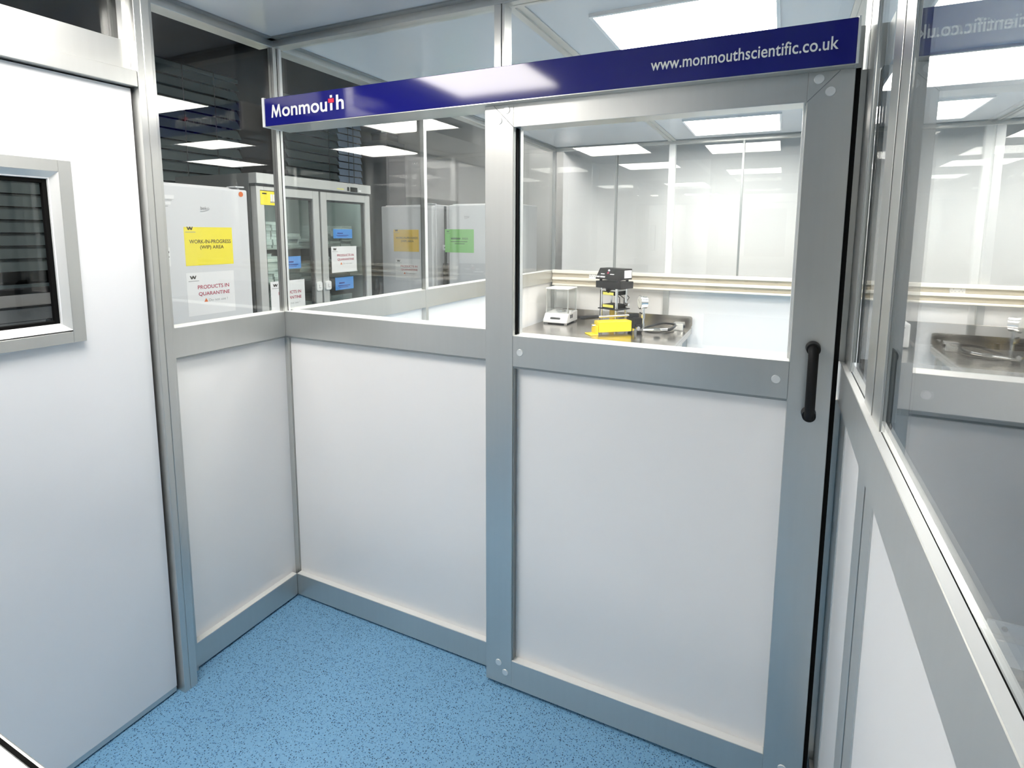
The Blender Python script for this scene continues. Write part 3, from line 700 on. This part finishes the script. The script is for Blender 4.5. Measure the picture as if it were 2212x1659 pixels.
# dark cupboard and box on it
cu = thing('tall_cupboard', 'tall dark cupboard standing at the end of the corridor', 'cupboard', (-2.40, 3.62, 0))
MB().box((-2.60, 3.49, .06), (-2.26, 3.84, 2.62), .004).build('cabinet_body', 'dark_grey', cu)
MB().box((-2.60, 3.50, 0), (-2.27, 3.83, .06)).build('plinth', 'black', cu)
MB().box((-2.258, 3.52, .1), (-2.252, 3.82, 2.58), .001).build('door', 'dark_grey', cu)
bx = thing('black_storage_box', 'small black box lying on top of the dark cupboard', 'box', (-2.42, 3.66, 2.62))
MB().box((-.10, -.10, 0), (.12, .10, .09), .004).build('box_body', 'black', bx, local=True)
MB().box((-.105, -.105, .075), (.125, .105, .098), .004).build('box_lid', 'black', bx, local=True)

# ------------------------------------------------------------------ fridges
def swoosh(parent, fr, x, y, w):
    m_ = MB(); pts = [fr @ Vector((x+w*t, y+.012*t*t, .001)) for t in (0, .25, .5, .75, 1)]
    m_.tube(pts, .0012, 6); return m_.build('logo_line', 'grey_ink', parent)
def fridge(x0, x1, y0, y1, h, facing, label):
    """plain white upright fridge; facing 'x' (towards +x) or 'y' (towards -y)"""
    t = thing('upright_fridge', label, 'fridge', ((x0+x1)/2, (y0+y1)/2, 0))
    if facing == 'x':
        MB().box((x0, y0, .03), (x1-.062, y1, h), .006).build('cabinet_body', 'fridge', t)
        MB().box((x1-.058, y0, .07), (x1, y1, h-.012), .010, seg=3).build('door', 'fridge', t)
        MB().box((x1-.062, y0+.01, .08), (x1-.058, y1-.01, h-.02)).build('door_gasket', 'dark_grey', t)
        MB().box((x1-.09, y1-.07, h-.0), (x1-.01, y1-.01, h+.008), .002).build('hinge_cover', 'fridge', t)
    else:
        MB().box((x0, y0+.062, .03), (x1, y1, h), .006).build('cabinet_body', 'fridge', t)
        MB().box((x0, y0, .07), (x1, y0+.058, h-.012), .010, seg=3).build('door', 'fridge', t)
        MB().box((x0+.01, y0+.058, .08), (x1-.01, y0+.062, h-.02)).build('door_gasket', 'dark_grey', t)
        MB().box((x1-.07, y0+.01, h), (x1-.01, y0+.09, h+.008), .002).build('hinge_cover', 'fridge', t)
    for x in (x0+.05, x1-.1):
        for y in (y0+.1, y1-.06): MB().cyl((x, y, 0), (x, y, .032), .02).build('foot', 'black', t)
    return t
f1 = fridge(-1.72, -1.10, .135, .735, 1.845, 'x', 'white upright fridge with a yellow notice on its door')
FR = FL(-1.0995, 0, 0)
text('brand_logo', 'beko', 'grey_ink', FR, .430, 1.706, .052, .018, f1, bold=0.0)
swoosh(f1, FR, .430, 1.697, .050)
MB().cyl((-1.0998, .690, 1.806), (-1.0985, .690, 1.806), .015, n=20).build('round_sticker', 'orange_ink', f1)
MB().box((-1.10, .135, 1.755), (-1.0985, .285, 1.775)).box((-1.10, .135, 1.725), (-1.0988, .265, 1.738)).build('energy_label', 'paper', f1)
MB().box((-1.0987, .18, 1.748), (-1.0982, .272, 1.7495)).box((-1.0987, .18, 1.716), (-1.0982, .25, 1.7185)).build('energy_label_print', 'grey_ink', f1)
MB().box((-1.10, .14, 1.40), (-1.0988, .243, 1.50)).build('data_sticker', 'paper', f1)
MB().box((-1.0988, .15, 1.470), (-1.0983, .238, 1.481)).box((-1.0988, .15, 1.447), (-1.0983, .238, 1.453)).box((-1.0988, .15, 1.432), (-1.0983, .236, 1.435)).build('data_sticker_print', 'black_ink', f1)

def w_logo(parent, fr, x, y, w, mat):
    h_ = w*.48
    pts = [(0, 1), (.17, 1), (.30, .42), (.42, 1), (.60, 1), (.72, .42), (.84, 1), (1, 1), (.82, 0), (.62, 0), (.51, .5), (.39, 0), (.19, 0)]
    return MB().prism([(x+px*w, y+py*h_) for px, py in pts], .0006, fr @ Matrix.Translation((0, 0, .0006))).build('emblem', mat, parent)
def greybar(parent, fr, x, y, w, h_, mat='grey_ink'):
    return MB().box((x, y, .0006), (x+w, y+h_, .0011), mat=fr).build('small_print', mat, parent)
def notice(fr0, x, y, w, h_, mat, label, kind, ink='crimson_ink', group=None):
    t = thing('paper_notice', label, 'notice', fr0 @ Vector((x+w/2, y, 0)), group=group)
    MB().box((x, y, 0), (x+w, y+h_, .0006), mat=fr0).build('paper_sheet', mat, t)
    if kind == 'wip':
        w_logo(t, fr0, x+.055*w, y+h_*.925, w*.125, 'black_ink'); greybar(t, fr0, x+.025*w, y+.865*h_, .2*w, .014*h_)
        text('lettering', 'WORK-IN-PROGRESS', ink, fr0, x+.09*w, y+.575*h_, .87*w, .10*h_, t, bold=.014, depth=.0012)
        text('lettering', '(WIP) AREA', ink, fr0, x+.30*w, y+.405*h_, .50*w, .12*h_, t, bold=.014, depth=.0012)
    elif kind == 'area':
        w_logo(t, fr0, x+.06*w, y+h_*.87, w*.10, ink); greybar(t, fr0, x+.05*w, y+.82*h_, .15*w, .012*h_, ink)
        greybar(t, fr0, x+.21*w, y+.565*h_, .33*w, .07*h_, ink)
        text('lettering', 'AREA', ink, fr0, x+.59*w, y+.56*h_, .22*w, .085*h_, t, bold=.014, depth=.0012)
        greybar(t, fr0, x+.2*w, y+.455*h_, .58*w, .03*h_, ink); greybar(t, fr0, x+.34*w, y+.365*h_, .35*w, .03*h_, ink)
    else:
        w_logo(t, fr0, x+.07*w, y+h_*.855, w*.13, 'black_ink'); greybar(t, fr0, x+.04*w, y+.80*h_, .21*w, .014*h_)
        text('lettering', 'PRODUCTS IN', ink, fr0, x+.215*w, y+.61*h_, .665*w, .09*h_, t, bold=.014, depth=.0012)
        text('lettering', 'QUARANTINE', ink, fr0, x+.225*w, y+.44*h_, .66*w, .10*h_, t, bold=.014, depth=.0012)
        MB().prism([(x+.33*w, y+.30*h_), (x+.41*w, y+.30*h_), (x+.37*w, y+.39*h_)], .0005, fr0 @ Matrix.Translation((0, 0, .0006))).build('warning_triangle', 'orange_ink', t)
        text('lettering', 'Do not use !', 'grey_ink', fr0, x+.43*w, y+.305*h_, .40*w, .06*h_, t, depth=.0012)
    return t
FN = FL(-1.1000, 0, 0)
notice(FN, .326, 1.397, .290, .212, 'paper_yellow', 'bright yellow work-in-progress notice on the nearest white fridge', 'wip', 'brown_ink')
notice(FN, .322, 1.118, .290, .240, 'paper', 'white quarantine notice below the yellow one on the nearest white fridge', 'q')

# far fridges facing the viewer
f2 = fridge(-1.66, -1.075, 2.65, 3.27, 1.845, 'y', 'white upright fridge at the corridor end with an amber notice')
f3 = fridge(-.90, -.30, 2.65, 3.27, 1.845, 'y', 'white upright fridge at the corridor end with a green notice')
FY = FB(0, 2.6495, 0)
text('brand_logo', 'beko', 'grey_ink', FY, -.735, 1.722, .052, .018, f3); swoosh(f3, FY, -.735, 1.712, .05)
FY2 = FB(0, 2.6500, 0)
notice(FY2, -1.519, 1.408, .290, .205, 'paper_orange', 'amber work-in-progress notice on the far fridge left of the slim post', 'wip', 'brown_ink')
notice(FY2, -1.505, 1.135, .290, .205, 'paper', 'white quarantine notice below the amber one on the far fridge', 'q')
notice(FY2, -.941, 1.410, .302, .208, 'paper_green', 'green notice on the far fridge', 'area', 'green_ink')
pl = thing('wall_mounted_pole', 'slim grey pole with a foot standing between the two far fridges', 'pole', (-1.02, 2.78, 0))
MB().cyl((-1.02, 2.78, 0), (-1.02, 2.78, 1.83), .012, n=12).build('pole_tube', 'dark_grey', pl)
MB().cyl((-1.02, 2.78, .0), (-1.02, 2.78, 1.30), .026, .026, n=16).build('pole_sleeve', 'dark_grey', pl)
MB().box((-.975, 2.662, 1.425), (-.898, 2.70, 1.475), .003).build('lock_case', 'plastic_white', f3)
MB().box((-.955, 2.659, 1.445), (-.940, 2.663, 1.458)).build('keyhole', 'black', f3)

# two-door display fridge
DF0, DF1, DX, DH = .795, 1.835, -1.10, 1.945
df = thing('display_fridge', 'silver two-door glass display fridge full of white cartons', 'fridge', (-1.42, 1.315, 0))
MB().box((-1.86, DF0, .10), (DX-.06, DF0+.02, DH), .001).box((-1.86, DF1-.02, .10), (DX-.06, DF1, DH)).box((-1.86, DF0+.02, .10), (-1.84, DF1-.02, DH)).box((-1.84, DF0+.02, DH-.06), (DX-.06, DF1-.02, DH)).box((-1.84, DF0+.02, .10), (DX-.06, DF1-.02, .16)).build('cabinet_body', 'fridge_grey', df)
MB().box((-1.838, DF0+.022, .16), (-1.83, DF1-.022, DH-.06)).box((-1.84, DF0+.0205, .16), (DX-.062, DF0+.026, DH-.06)).box((-1.84, DF1-.026, .16), (DX-.062, DF1-.0205, DH-.06)).build('liner', 'fridge_in', df)
hdr = MB().box((DX-.058, DF0, 1.880), (DX+.012, DF1, DH), .003).build('header_panel', 'fridge_frame', df)
MB().box((DX+.0122, 1.575, 1.888), (DX+.0135, 1.595, 1.916)).box((DX+.0122, 1.607, 1.884), (DX+.0135, 1.682, 1.918)).build('controller_display', 'screen', hdr)
MB().box((DX+.0122, 1.694, 1.890), (DX+.0135, 1.722, 1.902)).build('model_badge', 'white_ink', hdr)
MB().box((DX+.0122, 1.47, 1.894), (DX+.0132, 1.54, 1.900)).build('header_sticker', 'label_yellow', hdr)
MB().box((DX-.058, DF0, 1.868), (DX-.004, DF1, 1.880)).build('header_gap', 'dark_grey', df)
mid = (DF0+DF1)/2
for (y0, y1, hy) in ((DF0+.004, mid-.008, 1), (mid+.008, DF1-.004, -1)):
    f = MB(); fw = .055; z0, z1 = .12, 1.866
    f.box((DX-.05, y0, z0), (DX, y0+fw, z1), .002); f.box((DX-.05, y1-fw, z0), (DX, y1, z1), .002)
    f.box((DX-.05, y0+fw, z1-fw), (DX, y1-fw, z1), .002); f.box((DX-.05, y0+fw, z0), (DX, y1-fw, z0+fw), .002)
    d = f.build('door', 'fridge_frame', df)
    MB().box((DX-.030, y0+fw, z0+fw), (DX-.024, y1-fw, z1-fw)).build('door_pane', 'fglass', d)
    g = MB(); vframe(g, y0+fw, y1-fw, z0+fw, z1-fw, .012, DX-.034, DX-.012); g.build('door_gasket', 'dark_grey', d)
    yy = y1-.035 if hy > 0 else y0+.035
    hh = MB().prism(rrect(yy-.026, 1.175, yy+.026, 1.240, .014), .014, FL(DX, 0, 0), .003).build('door_lock', 'plastic_white', d)
    MB().box((DX+.0142, yy-.006, 1.195), (DX+.0150, yy-.003, 1.220)).box((DX+.0142, yy-.006, 1.195), (DX+.0150, yy+.010, 1.198)).build('lock_mark', 'grey_ink', hh)
MB().box((DX-.05, mid-.007, .12), (DX-.012, mid+.007, 1.866)).build('centre_mullion', 'dark_grey', df)
for i in range(4):
    for y in (DF0+.08, DF1-.08): pass
for (x, y) in ((-1.80, DF0+.06), (-1.80, DF1-.06), (-1.2, DF0+.06), (-1.2, DF1-.06)):
    MB().cyl((x, y, 0), (x, y, .10), .025).build('castor', 'black', df)
SH = (1.480, 1.255, 1.020, .78, .50)
MB().box((DX-.085, DF0+.1, DH-.082), (DX-.065, DF1-.1, DH-.066)).build('interior_fill_strip', 'fridge_fill', df)  # unseen glowing strip added so the cartons show brighter
for z in SH:
    s = MB().box((-1.82, DF0+.028, z-.010), (DX-.07, DF1-.028, z), .001)
    s.build('shelf', 'fridge_frame', df)
# energy card on the left door
ec = thing('energy_card', 'yellow energy card with a small white picture on the left door of the display fridge', 'label', (DX, .88, 1.752))
MB().box((DX, .826, 1.752), (DX+.0015, .940, 1.842)).build('card', 'paper_yellow', ec)
MB().box((DX+.0015, .826, 1.838), (DX+.0022, .940, 1.842)).box((DX+.0015, .840, 1.818), (DX+.0022, .872, 1.826)).build('print_bar', 'black_ink', ec)
MB().box((DX+.0015, .900, 1.776), (DX+.0022, .915, 1.820)).box((DX+.0015, .919, 1.776), (DX+.0022, .934, 1.820)).build('card_picture', 'paper', ec)
MB().box((DX+.0015, .898, 1.768), (DX+.0021, .936, 1.775)).build('card_picture_base', 'grey_ink', ec)
FD = FL(DX, 0, 0)
notice(FD, .868, 1.040, .278, .228, 'paper', 'white quarantine notice low on the left door of the display fridge', 'q')
notice(FL(DX-.0225, 0, 0), 1.428, 1.290, .262, .192, 'paper', 'white quarantine notice on the glass of the right door of the display fridge', 'q')
for (y0, z0, w_, h_, lb) in ((1.455, 1.541, .195, .067, 'blue label high on the right door of the display fridge'),
                             (1.018, 1.342, .127, .082, 'blue label on the left door of the display fridge'),
                             (1.458, 1.160, .190, .092, 'blue label beside the lock on the right door of the display fridge')):
    t = thing('blue_label', lb, 'label', (DX-.023, y0, z0), group='blue labels on the display fridge')
    MB().box((DX-.0235, y0, z0), (DX-.0225, y0+w_, z0+h_)).build('label_sheet', 'tape_blue', t)
    MB().box((DX-.0225, y0+w_*.15, z0+h_*.30), (DX-.0220, y0+w_*.80, z0+h_*.36)).box((DX-.0225, y0+w_*.2, z0+h_*.18), (DX-.0220, y0+w_*.7, z0+h_*.22)).box((DX-.0225, y0+w_*.2, z0+h_*.5), (DX-.0220, y0+w_*.5, z0+h_*.6)).build('label_print', 'navy', t)

# slim cartons in the display fridge
def carton_mesh():
    b = bmesh.new(); bmesh.ops.create_cube(b, size=1); bmesh.ops.scale(b, vec=(.17, .105, .0185), verts=b.verts)
    bmesh.ops.translate(b, vec=(0, 0, .00925), verts=b.verts)
    bmesh.ops.bevel(b, geom=list(b.edges), offset=.0012, segments=1, affect='EDGES')
    me = bpy.data.meshes.new('carton'); b.to_mesh(me); b.free(); me.materials.append(M['carton']); return me
CM = carton_mesh()
ords = ['bottom', 'second', 'third', 'fourth', 'fifth', 'sixth', 'seventh', 'eighth', 'ninth', 'tenth']
shn = {0: 'upper', 1: 'middle', 2: 'lower'}
stacks = [(0, .912, 9, 'left bay leftmost'), (0, 1.022, 9, 'left bay second'), (0, 1.150, 5, 'left bay low third'), (0, 1.232, 3, 'left bay inner'),
          (1, .912, 10, 'left bay leftmost'), (1, 1.022, 9, 'left bay second'), (1, 1.135, 7, 'left bay third'), (1, 1.235, 6, 'left bay inner'),
          (2, .912, 9, 'left bay leftmost'), (2, 1.022, 9, 'left bay second'), (2, 1.235, 4, 'left bay inner'),
          (0, 1.425, 8, 'right bay leftmost'), (0, 1.535, 7, 'right bay second'), (0, 1.650, 8, 'right bay third'),
          (1, 1.425, 8, 'right bay leftmost'), (1, 1.715, 3, 'right bay outer'),
          (2, 1.425, 6, 'right bay leftmost'), (2, 1.535, 5, 'right bay second'), (2, 1.650, 5, 'right bay third')]
first = True
for (sh_, y, n, nm) in stacks:
    z = SH[sh_]
    for k in range(n):
        o = bpy.data.objects.new('slim_carton', CM); COL.objects.link(o)
        o.location = (-1.265+random.uniform(-.012, .012), y+random.uniform(-.0018, .0018), z+.0003+k*.0189); o.rotation_euler = (0, 0, 0)
        pos = 'topmost' if k == n-1 else ords[k]+' up' if k else 'bottom'
        tag(o, 'white slim carton %s in the %s stack on the %s shelf' % (pos, nm, shn[sh_]), 'carton', 'slim white cartons stacked in the display fridge')

# equipment seen low through the right wall
ec2 = thing('equipment_cabinet', 'grey equipment cabinet with a white lip and louvres, low beyond the right wall', 'cabinet', (2.50, .30, 0))
MB().box((2.10, .0, .05), (2.95, .60, 1.140), .004).build('cabinet_body', 'cab_grey', ec2)
MB().box((2.095, -.004, 1.140), (2.955, .605, 1.155), .002).build('top_panel', 'dark_grey', ec2)
MB().box((2.344, -.006, .545), (2.94, .0, .657), .002).build('vent_surround', 'paper', ec2)
MB().box((2.350, -.030, .588), (2.94, -.006, .624), .002).build('vent_lip', 'plastic_white', ec2)
for k in range(14):
    MB().box((2.36, -.012, .10+k*.031), (2.93, .0, .118+k*.031), mat=None).build('louvre', 'dark_grey', ec2)
MB().cyl((2.378, -.006, .641), (2.378, -.009, .641), .006, n=12).build('fixing_screw', 'dark_grey', ec2)
for x in (2.16, 2.89):
    for y in (.06, .54): MB().cyl((x, y, 0), (x, y, .05), .02).build('foot', 'black', ec2)
# unseen batten added over the corridor to brighten the fridges
bt = thing('corridor_fill_light', 'long unseen batten added above the corridor to brighten it', 'light', (-.50, .95, 2.86))
MB().box((-.60, -1.60, 2.865), (-.40, 3.50, 2.92), .002).build('fill_housing', 'plastic_white', bt)
MB().box((-.59, -1.59, 2.860), (-.41, 3.49, 2.8645)).build('diffuser', 'fill_lamp', bt)
for y in (-1.3, .9, 3.1): MB().cyl((-.5, y, 2.92), (-.5, y, 3.30), .006).build('hanger', 'dark_grey', bt)
# ------------------------------------------------------------------ world, camera, render look
w = bpy.data.worlds.new('World'); SC.world = w; w.use_nodes = True
bg = w.node_tree.nodes['Background']; bg.inputs[0].default_value = (.5, .6, .7, 1); bg.inputs[1].default_value = 0.02

cam = bpy.data.cameras.new('Camera'); co = bpy.data.objects.new('Camera', cam); COL.objects.link(co)
yaw, pitch, roll = .4394, -.1234, .0059
fwd = Vector((-math.sin(yaw)*math.cos(pitch), math.cos(yaw)*math.cos(pitch), math.sin(pitch)))
r0 = Vector((math.cos(yaw), math.sin(yaw), 0)); u0 = r0.cross(fwd)
rr = math.cos(roll)*r0+math.sin(roll)*u0; uu = -math.sin(roll)*r0+math.cos(roll)*u0
m = Matrix((rr, uu, -fwd)).transposed().to_4x4()
co.matrix_world = Matrix.Translation((1.8375, -1.6197, 1.5855)) @ m
cam.sensor_fit = 'HORIZONTAL'; cam.sensor_width = 36.0
cam.lens = 1192.1342/2212*36.0
cam.shift_x = (1106-1126.4288)/2212
cam.shift_y = (651.8243-829.5)/2212
cam.clip_start = .02; cam.clip_end = 60
SC.camera = co
SC.view_settings.view_transform = 'Standard'; SC.view_settings.look = 'None'
SC.view_settings.gamma = 1; SC.view_settings.use_curve_mapping = False
SC.view_settings.exposure = 0.68
